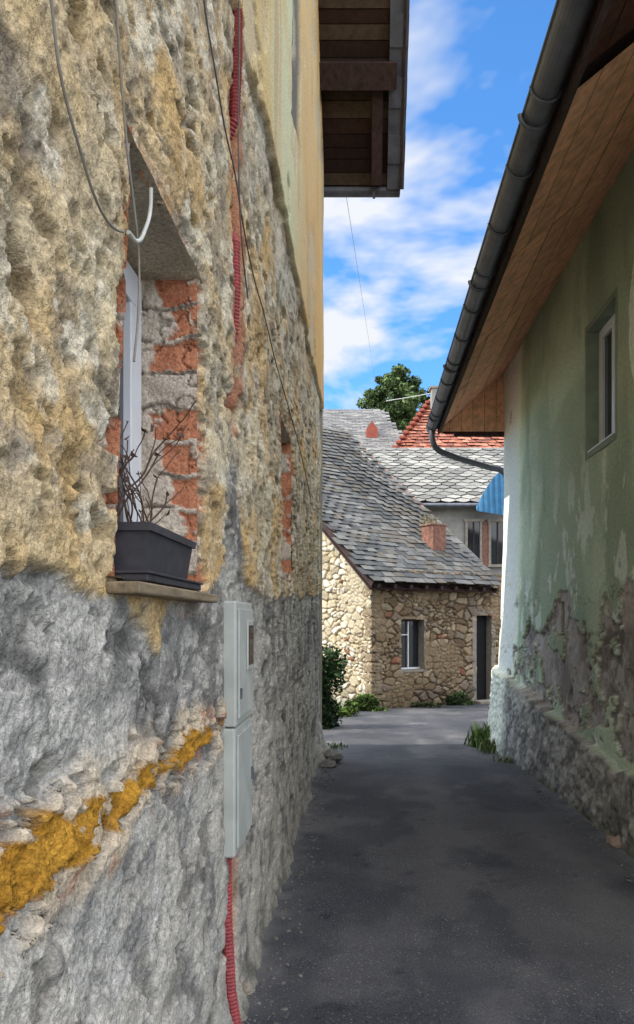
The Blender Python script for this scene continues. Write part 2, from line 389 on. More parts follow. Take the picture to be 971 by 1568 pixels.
poly("end_wall",[(wx(8.65)-.4,8.65,-.6),(wx(8.65)+.02,8.65,-.6),(wx(8.65)+.04,8.65,7.0),(wx(8.65)-.4,8.65,7.0)],[(0,1,2,3)],M_VOL,lh)
poly("street_end_wall",[(wx(YB)-.4,YB,-.6),(wx(YB),YB,-.6),(wx(YB),YB,4.6),(wx(YB)-.4,YB,4.6)],[(0,1,2,3)],M_VOL,lh)
verts=[];faces=[];cols=[]
sl=math.hypot(1,1.11);ey=-1/sl;ez=1.11/sl
OV=.93
def rpt(x,s,k=0):
    y=8.85+s*ey;z=roofz(8.85)+s*ez
    return (wx(y)+x,y+k*ez,z+k*(-ey))
s=0;i=0
while s<5:
    w=random.uniform(.11,.17)
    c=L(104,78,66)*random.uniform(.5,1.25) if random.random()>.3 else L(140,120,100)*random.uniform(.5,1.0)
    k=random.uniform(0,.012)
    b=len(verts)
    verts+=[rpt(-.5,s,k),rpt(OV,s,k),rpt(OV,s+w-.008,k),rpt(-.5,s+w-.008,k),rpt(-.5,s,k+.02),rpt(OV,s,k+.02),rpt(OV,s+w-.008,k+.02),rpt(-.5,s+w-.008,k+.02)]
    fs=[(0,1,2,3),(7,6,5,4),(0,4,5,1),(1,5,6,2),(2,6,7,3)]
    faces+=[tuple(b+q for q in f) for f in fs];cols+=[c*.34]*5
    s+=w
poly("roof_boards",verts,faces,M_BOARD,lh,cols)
def slopebar(name,x0,x1,s0,s1,k0,k1,mat):
    v=[rpt(x,s_,k) for k in (k0,k1) for (x,s_) in ((x0,s0),(x1,s0),(x1,s1),(x0,s1))]
    return poly(name,v,[(3,2,1,0),(4,5,6,7),(0,1,5,4),(1,2,6,5),(2,3,7,6),(3,0,4,7)],mat,lh)
slopebar("verge_rafter",.60,.72,.02,1.0,-.12,-.005,M_DARKW)
slopebar("verge_board",OV+.002,OV+.03,-.02,5,-.06,.10,M_DARKW)
slopebar("roof_cover",-9,OV+.05,-.05,5.1,.035,.09,M_DARKW)
for k,s0 in enumerate((.95,2.8)):
    slopebar("purlin_%d"%k,-.3,.86,s0,s0+.24,-.22,-.005,M_DARKW)
for k in range(18):
    slopebar("verge_tile_%d"%k,OV-.14,OV+.06,k*.27-.04,k*.27+.24,-.035-.02*(k%2),-.016,M_ZINC)
yr=8.85+5.05*ey;zr=roofz(yr)
poly("back_roof",[(wx(yr)-9,yr,zr),(wx(yr)+OV,yr,zr),(wx(YB)+OV*.4,YB-.3,4.5),(wx(YB)-9,YB-.3,4.5)],[(0,1,2,3)],M_DARKW,lh)
def halfgutter(name,p0,p1,r,mat,parent,t=.006,seg=12):
    p0=Vector(p0);p1=Vector(p1);d=(p1-p0).normalized();side=d.cross(Vector((0,0,1))).normalized();up=Vector((0,0,1))
    vs=[];fs=[]
    for rr in (r,r-t):
        for P_ in (p0,p1):
            for k in range(seg+1):
                a=math.pi*k/seg;vs.append(P_+side*math.cos(a)*rr-up*math.sin(a)*rr)
    n=seg+1
    for k in range(seg):
        fs.append((k,k+1,n+k+1,n+k));fs.append((2*n+k,3*n+k,3*n+k+1,2*n+k+1))
    fs.append((0,n,3*n,2*n));fs.append((n-1,3*n-1,4*n-1,2*n-1))
    for e in (0,n): fs.append(tuple(e+k for k in range(n)))
    o=poly(name,vs,fs,mat,parent,smooth=False)
    tube(name+"_bead",[p0+side*r,p1+side*r],.009,mat,parent,False)
    tube(name+"_back_bead",[p0-side*r,p1-side*r],.007,mat,parent,False)
    return o
halfgutter("eave_gutter",(wx(8.9)-6,8.95,6.80),(wx(8.9)+.95,8.95,6.80),.07,M_ZINC,lh)
wbox("gutter_bracket",8.85,8.98,6.72,6.74,.62,.65,M_ZINC,lh)

def corr(name,pts,r,parent=None,per=.014):
    vs=[];fs=[];pts=[Vector(p) for p in pts];n=10;ring=0
    for i in range(len(pts)-1):
        a,b=pts[i],pts[i+1];m=max(1,int((b-a).length/(per/2)))
        d=(b-a).normalized();s1=d.cross(Vector((0,1,0.01))).normalized();s2=d.cross(s1)
        for k in range(m):
            P_=a.lerp(b,k/m);rr=r if ring%2 else r*.78
            for q in range(n):
                an=2*math.pi*q/n;vs.append(P_+(s1*math.cos(an)+s2*math.sin(an))*rr)
            ring+=1
    for k in range(ring-1):
        for q in range(n):
            fs.append((k*n+q,k*n+(q+1)%n,(k+1)*n+(q+1)%n,(k+1)*n+q))
    return poly(name,vs,fs,M_PIPE,parent)
cp=empty("corrugated_conduit")
corr("upper_run",[(wx(2.93)+.015,2.92,4.7),(wx(2.93)+.02,2.92,4.1),(wx(2.92)+.02,2.91,3.8),(wx(2.92)+.01,2.92,3.58),(wx(2.95)-.05,2.96,3.47)],.023,cp)
corr("middle_run",[(wx(2.95)-.04,2.95,3.18),(wx(2.93)+.01,2.92,3.10),(wx(2.93)+.015,2.91,2.9),(wx(2.93)+.005,2.92,2.72),(wx(2.94)-.05,2.95,2.66)],.021,cp)
corr("lower_run",[(wx(2.88)-.015,2.88,.72),(wx(2.84)-.005,2.84,.45),(wx(2.84)+.010,2.84,.18),(wx(2.84)+.04,2.84,-.02)],.023,cp)

cw=lambda pts,o=.045:[(wx(y)+o,y,z) for y,z in pts]
tube("white_cable",cw([(1.50,2.388),(1.56,2.40),(1.62,2.46),(1.655,2.52),(1.66,2.57)],.045),.0045,M_CABLE_W)
tube("grey_cable",cw([(1.10,2.68),(1.155,2.57),(1.19,2.48),(1.28,2.405),(1.34,2.37),(1.40,2.36),(1.455,2.37),(1.50,2.388)],.035),.0028,M_CABLE_G)
tube("grey_cable",cw([(1.40,2.98),(1.454,2.82),(1.49,2.68),(1.53,2.56),(1.56,2.50),(1.60,2.40),(1.60,2.27),(1.57,2.15)],.035),.0028,M_CABLE_G)
tube("dark_cable",cw([(2.1,3.75),(2.25,3.49),(2.42,3.40),(2.6,3.32),(2.78,3.29),(2.96,3.20),(3.24,3.12),(3.6,3.09),(3.99,3.03),(4.44,2.99),(5.0,2.95),(5.8,2.86),(6.7,2.70)],.035),.0030,M_CABLE_D)
tube("dark_cable",cw([(2.85,4.4),(2.88,3.8),(2.87,3.4),(2.95,3.1),(3.1,2.95)],.035),.003,M_CABLE_D)

mb=empty("electric_meter_box")
wbox("upper_cabinet",2.80,3.19,1.195,1.675,-.06,.038,M_BOXPL,mb,.008)
wbox("lower_cabinet",2.80,3.19,.700,1.190,-.06,.034,M_BOXPL,mb,.008)
wbox("upper_door",2.825,3.165,1.225,1.645,.0385,.047,M_BOXPL,mb,.003)
wbox("lower_door",2.825,3.165,.73,1.16,.0345,.043,M_BOXPL,mb,.003)
wbox("meter_window_rim",2.98,3.12,1.40,1.60,.0475,.055,M_BOXPL,mb,.003)
wbox("meter_window",2.995,3.105,1.42,1.58,.0555,.058,M_GLASS,mb)
wbox("hinge",2.83,2.85,1.30,1.34,.0475,.054,M_ZINC,mb);wbox("latch",3.13,3.15,.93,.98,.0435,.052,M_ZINC,mb)

fb=empty("flower_box")
def taperbox(name,y0,y1,z0,z1,d0,d1,tp,th,mat,parent):
    yc=(y0+y1)/2;dc=(d0+d1)/2;hy=(y1-y0)/2;hd=(d1-d0)/2
    vs=[]
    def ring(z,ky,kd):
        return [(wx(yc+sy*ky)+dc+sd*kd,yc+sy*ky,z) for sy,sd in((-1,-1),(1,-1),(1,1),(-1,1))]
    rs=[ring(z0,hy-tp,hd-tp),ring(z1-.018,hy,hd),ring(z1-.018,hy+.008,hd+.008),ring(z1,hy+.008,hd+.008),ring(z1,hy-th,hd-th),ring(z0+.01,hy-tp-th,hd-tp-th)]
    for r_ in rs: vs+=r_
    fs=[(3,2,1,0)]
    for k in range(5):
        for q in range(4): fs.append((k*4+q,k*4+(q+1)%4,(k+1)*4+(q+1)%4,(k+1)*4+q))
    fs.append((20,21,22,23))
    return poly(name,vs,fs,mat,parent)
taperbox("trough",1.595,2.0,1.705,1.812,-.10,.058,.012,.006,M_DARKPL,fb)
wbox("drip_tray",1.57,2.08,1.684,1.70,-.11,.066,M_DARKPL,fb,.003)
wbox("tray_lip",1.565,2.085,1.70,1.706,-.115,.071,M_DARKPL,fb,.002)
wbox("soil",1.61,1.99,1.77,1.795,-.085,.043,M_SOIL,fb)
tw=empty("dried_plant")
rng=random.Random(3)
def twig(p,d,length,r,depth):
    pts=[p];q=Vector(p);dd=Vector(d)
    n=5
    for i in range(n):
        dd=(dd+Vector((rng.uniform(-.35,.35),rng.uniform(-.35,.35),rng.uniform(-.15,.25)))).normalized()
        q=q+dd*length/n;pts.append(tuple(q))
        if depth and rng.random()<.6:
            twig(tuple(q),(dd+Vector((rng.uniform(-.9,.9),rng.uniform(-.9,.9),.2))).normalized(),length*.45,r*.6,depth-1)
    tube("stem",pts,r,M_TWIG,tw)
    if rng.random()<.7:
        a=Vector(pts[-1]);v=[a+Vector((rng.uniform(-.012,.012),rng.uniform(-.012,.012),rng.uniform(-.012,.012))) for _ in range(4)]
        poly("dead_leaf",v,[(0,1,2),(1,2,3)],M_TWIG,tw)
for k in range(15):
    y=rng.uniform(1.62,1.97)
    twig((wx(y)-.03+rng.uniform(-.05,.04),y,1.79),(rng.uniform(-.1,.25),rng.uniform(-.3,.3),1),rng.uniform(.10,.27),.0022,1)

# ------------------------------------------------------------------ RIGHT HOUSE
RB=2.7
rh=empty("green_house")
rx=lambda y:1.91+.06*y
us=np.concatenate([np.arange(RB,4.6,.1),np.arange(4.6,10.12,.016)]);vs=np.concatenate([np.arange(-.3,2.1,.013),np.arange(2.1,5.05,.03)])
U,V=np.meshgrid(us,vs)
f=lambda sc,o,s,g=.5:fbm(U*sc,V*sc,o,s,g)
pt=.5+.10*(U-5.2)+.14*(f(2,4,101)-.5)+.06*(f(12,3,102)-.5)
pl=ss(.012,-.012,V-pt)
bat=.10*np.clip(1-V/3.2,0,1)*ss(6,9.5,U)
h=.040*(f(1.0,4,103)-.5)+.010*(f(6,4,104)-.5)+bat
hp=.05+.05*np.clip((U-5)/4,0,1)+.05*(f(6,4,105)-.5)+.04*(f(22,3,106)-.5)+bat+.04*(1-np.clip(V/.5,0,1))
green=L(150,163,137);gr2=L(174,184,156);gr3=L(124,135,114)
C=mix(np.broadcast_to(green,U.shape+(3,)),gr2,ss(.4,.65,f(1.2,4,107)))
C=mix(C,np.broadcast_to(gr3,C.shape),ss(.5,.72,fbm(U*2.5,V*.7,4,108))*.6)
C=mix(C,np.broadcast_to(L(136,138,114),C.shape),ss(.5,.7,f(.9,3,123))*.5)
scr=ss(.62,.63,fbm(U*5,V*2.5,5,109,.6))*ss(3.6,2.0,V);C=mix(C,np.broadcast_to(L(206,212,198),C.shape),scr*.6);h-=.004*scr
C=mix(C,np.broadcast_to(L(240,244,210),C.shape),ss(8.6,9.1,U+.3*(f(2,3,110)-.5))*.85)  # sunlight on the far end, painted in as pale cream
n5=f(1.7,6,111,.6)
e1=((U-6.3)/1.9)**2+((V-1.22)/.52)**2
bp=ss(.02,-.02,e1-1+3.6*(n5-.5))
n6=f(2.0,6,112,.6)
bp=np.maximum(bp,ss(.60,.61,n6+.10*ss(1.6,.7,V))*ss(2.2,1.6,V))
left=ss(.57,.58,f(3.6,5,124,.6));bp=bp*(1-left)     # flakes of paint still holding on
pc=mix(np.broadcast_to(L(156,146,136),C.shape),L(124,114,106),ss(.35,.65,f(3,5,113,.55)));pc=mix(pc,np.broadcast_to(L(176,170,160),C.shape),ss(.5,.7,f(6,5,114,.6))*.6)
C=mix(C,pc,bp);h=h-.024*bp-.008*bp*(f(14,4,121)-.5)*2
hollow=ss(.60,.64,f(3.4,5,122,.6))*bp;C=C*(1-.35*hollow[...,None]);h-=.015*hollow
edgeb=bp*(1-bp)*4;C=mix(C,np.broadcast_to(L(214,216,204),C.shape),edgeb*.7)
ck=(np.abs(f(1.3,5,115)-.5)<.004)*ss(3.6,1.0,V);C=C*(1-.45*ck[...,None]);h-=.008*ck
rp=ss(.04,-.02,((U-5.05)/.22)**2*1+((V-3.7)/.5)**2-1+.5*(f(3,3,116)-.5));C=mix(C,np.broadcast_to(L(206,210,196),C.shape),rp*.8);h+=.01*rp
pcol=mix(np.broadcast_to(L(120,115,108),C.shape),L(162,157,146),ss(.35,.65,f(9,5,117,.62)));pcol=mix(pcol,np.broadcast_to(L(88,85,80),C.shape),ss(.5,.66,f(4,5,118,.6))*.7)
pcol=mix(pcol,np.broadcast_to(L(230,228,206),C.shape),ss(8.7,9.2,U)*.8)  # plinth colour lightened at the far end too, standing in for sun
C=mix(C,pcol,pl);h=h*(1-pl)+hp*pl
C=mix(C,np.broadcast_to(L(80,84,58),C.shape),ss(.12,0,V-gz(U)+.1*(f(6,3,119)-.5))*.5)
for (a,b,c_,d_) in ((7.02,7.12,1.46,1.78),(9.40,9.50,4.12,4.28)):
    m=((U>a)&(U<b)&(V>c_)&(V<d_))*1.;h-=.08*m;C=C*(1-.85*m[...,None])
uc=(U[:-1,:-1]+U[1:,1:])/2;vc_=(V[:-1,:-1]+V[1:,1:])/2
win=(uc>5.54)&(uc<6.27)&(vc_>3.0)&(vc_<4.05)
rnd=ss(9.85,10.12,U);h-=.12*rnd**2
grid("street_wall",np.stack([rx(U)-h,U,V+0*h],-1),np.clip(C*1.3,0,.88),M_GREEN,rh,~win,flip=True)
ryaw=-math.atan(.06)
def rbox(name,y0,y1,z0,z1,d0,d1,mat,parent=rh,bev=0):
    yc=(y0+y1)/2;dc=(d0+d1)/2
    return box(name,(rx(yc)+dc,yc,(z0+z1)/2),(abs(d1-d0),y1-y0,z1-z0),mat,parent,rz=ryaw,bev=bev)
M_REV=mat_plain("green_reveal",tuple(L(134,146,126)),.9,6,(.8,1.15),.004)
rbox("reveal_far",6.262,6.30,2.96,4.09,-.004,.16,M_REV);rbox("reveal_near",5.51,5.548,2.96,4.09,-.004,.16,M_REV)
rbox("reveal_top",5.55,6.26,4.04,4.09,-.002,.16,M_REV);rbox("reveal_bottom",5.55,6.26,2.96,3.01,-.010,.16,M_REV)
for nm,a,b,c_,d_ in (("frame_far",6.18,6.26,3.01,4.04),("frame_near",5.55,5.63,3.01,4.04),("frame_top",5.63,6.18,3.96,4.04),("frame_bottom",5.63,6.18,3.01,3.09),("frame_mullion",5.87,5.94,3.09,3.96)):
    rbox("window_"+nm,a,b,c_,d_,.10,.155,M_WHITE,bev=.004)
rbox("window_glass",5.63,6.18,3.09,3.96,.125,.135,M_GLASS)
rbox("window_sill",5.56,6.25,3.012,3.03,.0,.10,M_WHITE,bev=.003)
vb=[]
for z in (-.6,4.95):
    for (x,y) in ((rx(RB)+.2,RB),(rx(10.05)+.17,10.05),(9,10.05),(9,RB)): vb.append((x,y,z))
poly("house_volume",vb,[(3,2,1,0),(4,5,6,7),(0,1,5,4),(1,2,6,5),(2,3,7,6),(3,0,4,7)],M_VOL,rh)
poly("end_wall",[(rx(10.1)+.09,10.105,-.6),(9,10.105,-.6),(9,10.105,4.9),(rx(10.1)+.09,10.105,4.9)],[(3,2,1,0)],M_VOL,rh)
poly("near_end_wall",[(rx(RB),RB-.01,-.6),(9,RB-.01,-.6),(9,RB-.01,4.9),(rx(RB),RB-.01,4.9)],[(0,1,2,3)],M_VOL,rh)
gx=lambda y:.877+.067*y
verts=[];faces=[];cols=[]
def spt(t,y,k=0):
    x0=gx(y)+.10;x1=rx(y)+.02
    return (x0+(x1-x0)*t,y,4.16+.76*t+k)
nb=5
segs=[3.62,5.35,7.05,8.5,9.88]
for i in range(nb):
    t0=i/nb+.003;t1=(i+1)/nb-.003
    for a,b_ in zip(segs[:-1],segs[1:]):
        c=L(236,180,146)*random.uniform(.88,1.12);k=random.uniform(-.003,.003)
        b=len(verts)
        verts+=[spt(t0,a+.003,k),spt(t1,a+.003,k),spt(t1,b_-.003,k),spt(t0,b_-.003,k)]
        faces.append((b,b+3,b+2,b+1));cols.append(c)
    c=L(84,56,46)*random.uniform(.6,1.2);b=len(verts)
    verts+=[spt(t0,RB-.2,.06),spt(t1,RB-.2,.06),spt(t1,3.6,.06),spt(t0,3.6,.06)];faces.append((b,b+3,b+2,b+1));cols.append(c)
poly("soffit_boards",verts,faces,M_BOARD,rh,cols)
poly("soffit_backing",[spt(-.02,RB-.2,.075),spt(1.1,RB-.2,.075),spt(1.1,9.95,.075),spt(-.02,9.95,.075)],[(0,1,2,3)],M_DARKW,rh)
verts=[];faces=[];cols=[]
x0=gx(9.9)+.08;x1=rx(9.9)+.05;n=6
for i in range(n):
    a=x0+(x1-x0)*i/n+.002;b_=x0+(x1-x0)*(i+1)/n-.002;b=len(verts)
    za=4.25+.76*(a-x0)/(x1-x0);zb=4.25+.76*(b_-x0)/(x1-x0)
    verts+=[(a,9.9,4.13),(b_,9.9,4.13),(b_,9.9,zb),(a,9.9,za)];faces.append((b,b+1,b+2,b+3));cols.append(L(240,190,154)*random.uniform(.9,1.08))
poly("soffit_end_panel",verts,faces,M_BOARD,rh,cols)
poly("soffit_end_backing",[(x0,9.94,4.12),(x1,9.94,4.12),(x1,9.94,5.1),(x0,9.94,4.34)],[(0,1,2,3)],M_DARKW,rh)
box("end_rafter",((x0+x1)/2+.12,9.93,4.10),(x1-x0-.2,.05,.05),M_DARKW,rh)
def strip(name,f0,f1,mat,y0=RB-.25,y1=10.0):
    return poly(name,[(f0(y0)[0],y0,f0(y0)[1]),(f0(y1)[0],y1,f0(y1)[1]),(f1(y1)[0],y1,f1(y1)[1]),(f1(y0)[0],y0,f1(y0)[1])],[(0,1,2,3)],mat,rh)
strip("fascia",lambda y:(gx(y)+.085,4.10),lambda y:(gx(y)+.085,4.26),M_DARKW)
strip("fascia_underside",lambda y:(gx(y)+.085,4.10),lambda y:(gx(y)+.135,4.15),M_DARKW)
y0,y1=RB-.3,10.05
poly("roof_slab",[(gx(y0),y0,4.24),(gx(y1),y1,4.24),(gx(y1)+3,y1,6.5),(gx(y0)+3,y0,6.5)]+[(gx(y0),y0,4.29),(gx(y1),y1,4.29),(gx(y1)+3,y1,6.55),(gx(y0)+3,y0,6.55)],[(0,1,2,3),(7,6,5,4),(0,4,5,1),(1,5,6,2)],M_DARKW,rh)
poly("back_roof",[(gx(y0)+3,y0,6.55),(gx(y1)+3,y1,6.55),(9.5,y1,4.4),(9.5,y0,4.4)],[(0,1,2,3)],M_DARKW,rh)
halfgutter("eave_gutter",(gx(10.0),10.0,4.20),(gx(y0),y0,4.20),.072,M_ZINC,rh)
for k in range(12):
    y=9.8-k*.62
    pts=[]
    for q in range(13):
        a=math.pi*q/12;pts.append((gx(y)-math.cos(a)*.077,y,4.20-math.sin(a)*.077))
    tube("gutter_bracket_%d"%k,pts,.009,M_ZINC,rh,False)
    if k%3==1:
        pts=[(gx(y)-math.cos(math.pi*q/12)*.075,y+.2,4.20-math.sin(math.pi*q/12)*.075) for q in range(13)]
        tube("gutter_joint_%d"%k,pts,.014,M_ZINC,rh,False)
tube("downspout",[(gx(9.85),9.85,4.16),(gx(9.85),9.85,4.02),(gx(9.87)+.06,9.88,3.90),(gx(9.9)+.25,9.93,3.82),(rx(10.0)-.2,10.02,3.68),(rx(10.0)+.05,10.12,3.62),(rx(10.1)+.12,10.2,3.4),(rx(10.1)+.12,10.2,0)],.04,M_ZINC,rh)

# ------------------------------------------------------------------ shingle roofs
def shingles(name,O,eU,eV,W,H_,w,e,pal,parent,keep=None,diamond=False,mat=M_SLATE,seed=1,sag=.0,lift=.016):
    rg=random.Random(seed);O=Vector(O);eU=Vector(eU).normalized();eV=Vector(eV).normalized();N=eU.cross(eV).normalized()
    if N.z<0:N=-N
    vs=[];fs=[];cs=[]
    nr=int(H_/e)+1;nc=int(W/w)+1
    for r_ in range(nr):
        for c in range(-1,nc):
            u0=c*w+(w*.5 if r_%2 else 0)+rg.uniform(-.01,.01);v0=r_*e+rg.uniform(-.012,.012)
            uc_=u0+w/2
            if uc_<0 or uc_>W: continue
            if keep and not keep(uc_,v0): continue
            if r_==0 and rg.random()<.3: v0+=rg.uniform(-.05,.06)
            g=w*.02;l=lift*rg.uniform(.7,1.6)
            sg=-sag*math.sin(math.pi*min(1,max(0,v0/H_)))*math.sin(math.pi*min(1,max(0,uc_/W)))
            if diamond: pp=[(u0+g,v0+e*.55,l*.7),(u0+w/2,v0,l),(u0+w-g,v0+e*.55,l*.7),(u0+w-g,v0+e*1.6,.0),(u0+g,v0+e*1.6,.0)]
            else: pp=[(u0+g,v0,l),(u0+w-g,v0+rg.uniform(-.01,.01),l),(u0+w-g,v0+e*1.5,.0),(u0+g,v0+e*1.5,.0)]
            b=len(vs)
            vs+=[O+eU*x+eV*y+N*(z+sg) for x,y,z in pp];fs.append(tuple(range(b,b+len(pp))))
            col=pal[rg.randrange(len(pal))]*rg.uniform(.82,1.18);cs.append(col)
            k=3 if diamond else 2
            for q in range(k-1):
                b2=len(vs);A,B=pp[q],pp[q+1]
                vs+=[O+eU*A[0]+eV*A[1]+N*(A[2]+sg),O+eU*B[0]+eV*B[1]+N*(B[2]+sg),O+eU*B[0]+eV*B[1]+N*(B[2]+sg-.014),O+eU*A[0]+eV*A[1]+N*(A[2]+sg-.014)]
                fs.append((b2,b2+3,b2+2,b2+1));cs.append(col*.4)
    return poly(name,vs,fs,mat,parent,cs)

# ------------------------------------------------------------------ STONE HOUSE
sh=empty("stone_house")
C0=Vector((1.19,16,0));d1=Vector((.8336,.5523,0)).normalized();d2=Vector((-d1.y,d1.x,0))
def sp(s,l,z):return C0+d1*s+d2*l+Vector((0,0,z))
def stonewall(name,o,dirv,nv,length,z0,z1f,holes,warm,seed,parent):
    us=np.arange(0,length+.001,.02);vs=np.arange(z0,5.2,.02);U,V=np.meshgrid(us,vs)
    du=.16*(fbm(U*4,V*4,3,seed)-.5);dv=.14*(fbm(U*4,V*4,3,seed+1)-.5)
    f1,f2,cid=voro((U+du)*3.6,(V+dv)*6.2,seed+2,.85)
    f1b,f2b,cidb=voro((U+du)*7,(V+dv)*11,seed+12,.85)
    small=(fbm(U*1.8,V*1.8,2,seed+3)>.52)
    ed=np.where(small,(f2b-f1b)*.8,(f2-f1));cc=np.where(small,cidb,cid)
    m=ss(.04,.2,ed)
    h=.055*m*(.6+.6*cc)+.03*(fbm(U*9,V*9,4,seed+4)-.5)+.05*(fbm(U*1.1,V*1.1,3,seed+9)-.5)
    if warm: cs=[L(226,212,186),L(214,200,168),L(194,180,154),L(234,226,208)];mo=L(178,154,114)
    else: cs=[L(166,144,116),L(140,118,94),L(180,162,134),L(150,134,116)];mo=L(122,102,78)
    k=(cc*3.999).astype(int);sc=np.array(cs)[k]*(.8+.4*_h(np.floor(cc*997),np.floor(cc*0+1),3)[...,None])
    br=(cc>.97)&(~small if not warm else small);sc=np.where(br[...,None],L(158,108,84),sc)
    Cc=mix(np.broadcast_to(mo,sc.shape),sc,m)
    dk=ss(.12,.02,ed)*ss(.4,.6,fbm(U*3,V*3,3,seed+5));Cc=Cc*(1-.55*dk[...,None])
    ren=ss(.54,.60,fbm(U*1.3,V*1.3,5,seed+6,.6));Cc=mix(Cc,np.broadcast_to(L(212,198,170) if warm else L(160,138,108),Cc.shape),ren*.7);h=h*(1-.5*ren)+.03*ren
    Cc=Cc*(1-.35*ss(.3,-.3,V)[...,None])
    P=np.array(o)[None,None]+U[...,None]*np.array(dirv)+V[...,None]*np.array([0,0,1.])+h[...,None]*np.array(nv)
    uc=(U[:-1,:-1]+U[1:,1:])/2;vc=(V[:-1,:-1]+V[1:,1:])/2
    k=vc<z1f(uc)
    for a,b,c,d in holes:k&=~((uc>a)&(uc<b)&(vc>c)&(vc<d))
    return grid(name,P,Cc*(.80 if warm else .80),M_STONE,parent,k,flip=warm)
WIN=(.78,1.46,.50,1.63);DOOR=(3.12,3.62,-.6,1.72)
stonewall("front_wall",C0,d1,-d2,4.0,-.7,lambda u:2.72+0*u,[WIN,DOOR],False,200,sh)
stonewall("gable_wall",C0,d2,-d1,4.2,-.7,lambda u:2.62+.79*u,[],True,230,sh)
ang=math.atan2(d1.y,d1.x)
def fbox(name,s0,s1,l0,l1,z0,z1,mat,parent=sh,bev=0):
    c=sp((s0+s1)/2,(l0+l1)/2,(z0+z1)/2)
    return box(name,c,(s1-s0,abs(l1-l0),z1-z0),mat,parent,rz=ang,bev=bev)
M_FRAME=mat_plain("stone_frame",tuple(L(150,142,130)),.9,10,(.7,1.1),.008)
M_QUOIN=mat_plain("quoin_stone",tuple(L(150,132,106)),.9,9,(.6,1.15),.02)
M_INT=mat_plain("dark_interior",(.012,.012,.014),.9,3)
fbox("window_lintel",.70,1.54,-.045,.2,1.63,1.69,M_QUOIN,bev=.008)
fbox("window_sill",.70,1.54,-.06,.2,.44,.50,M_FRAME,bev=.008)
fbox("window_jamb",.73,.78,-.04,.2,.503,1.628,M_QUOIN);fbox("window_jamb_far",1.46,1.51,-.04,.2,.503,1.628,M_FRAME)
fbox("window_recess",.78,1.46,.18,.2,.5,1.63,M_INT)
fbox("window_frame_bottom",.785,1.455,.10,.14,.505,.54,M_WHITE);fbox("window_frame_top",.785,1.455,.10,.14,1.58,1.625,M_DARKW)
fbox("window_mullion",1.10,1.125,.10,.14,.541,1.579,M_WHITE);fbox("window_transom",.785,1.098,.10,.14,1.27,1.29,M_WHITE)
fbox("window_glass",.79,1.45,.15,.155,.54,1.58,M_GLASS)
fbox("door_leaf",3.12,3.62,.12,.16,-.45,1.72,M_INT)
for nm,a,b,c,d in (("door_jamb",2.98,3.12,-.45,1.72),("door_jamb_far",3.62,3.78,-.45,1.72),("door_lintel",2.98,3.78,1.722,1.88)):
    fbox(nm,a,b,-.05,.2,c,d,M_FRAME,bev=.01)
fbox("door_step",2.95,3.8,-.35,-.05,-.5,-.30,M_FRAME,bev=.02)
z=-.45;i=0;rq=random.Random(9)
while z<2.5:
    hq=rq.uniform(.13,.27);w=rq.uniform(.12,.34);w2=rq.uniform(.12,.30)
    if rq.random()<.75:
        o=fbox("quoin_%d"%i,-.06,w,-.06,w2,z,z+hq-.03,M_QUOIN)
        bm=bmesh.new();bm.from_mesh(o.data);bmesh.ops.subdivide_edges(bm,edges=bm.edges[:],cuts=3,use_grid_fill=True)
        bmesh.ops.smooth_vert(bm,verts=bm.verts[:],factor=.5,use_axis_x=True,use_axis_y=True,use_axis_z=True)
        for v in bm.verts: v.co+=Vector((rq.uniform(-1,1),rq.uniform(-1,1),rq.uniform(-1,1)))*.010
        bm.to_mesh(o.data);bm.free()
    z+=hq;i+=1
sl2=.79;eV=(d2+Vector((0,0,sl2))).normalized();O=sp(-.28,-.38,2.62-.38*sl2+.10)
Hh=6.3*math.hypot(1,sl2)
slate=[L(92,93,93),L(78,80,81),L(106,106,104),L(92,88,82)]
shingles("roof_slates",O,d1,eV,3.95,Hh,.30,.20,slate,sh,seed=4,sag=.16,lift=.028)
def slab(name,O,eU,eV,W,H_,k0,k1,mat,parent):
    O=Vector(O);eU=Vector(eU).normalized();eV=Vector(eV).normalized();N=eU.cross(eV).normalized();N=N if N.z>0 else -N
    v=[O+eU*a+eV*b+N*k for k in (k0,k1) for a,b in ((0,0),(W,0),(W,H_),(0,H_))]
    return poly(name,v,[(3,2,1,0),(4,5,6,7),(0,1,5,4),(1,2,6,5),(2,3,7,6),(3,0,4,7)],mat,parent)
slab("roof_deck",O+d1*.03+eV*.03,d1,eV,3.86,Hh-.05,-.22,-.185,M_DARKW,sh)
slab("verge_board",O+d1*.02,d1,eV,.03,Hh,-.14,-.02,M_DARKW,sh)
O2=sp(-.28,12.2,2.62-.38*sl2);eV2=(-d2+Vector((0,0,sl2))).normalized()
slab("back_roof",O2,d1,eV2,3.95,Hh-.05,-.05,.0,M_DARKW,sh)
for i in range(9):
    fbox("rafter_end_%d"%i,-.1+i*.45,-.02+i*.45,-.33,.02,2.30,2.38,M_DARKW)
fbox("side_wall",3.93,4.0,.02,11.8,-.6,2.6,M_PLAST)
ch=sp(2.75,1.05,0)
zc=2.62+1.05*sl2
box("roof_chimney_body",(ch.x,ch.y,zc+.14),(.44,.42,.72),M_BRICKD,sh,rz=ang,bev=.01)
box("roof_chimney_cap",(ch.x,ch.y,zc+.52),(.50,.48,.05),M_FLASH,sh,rz=ang,bev=.01)
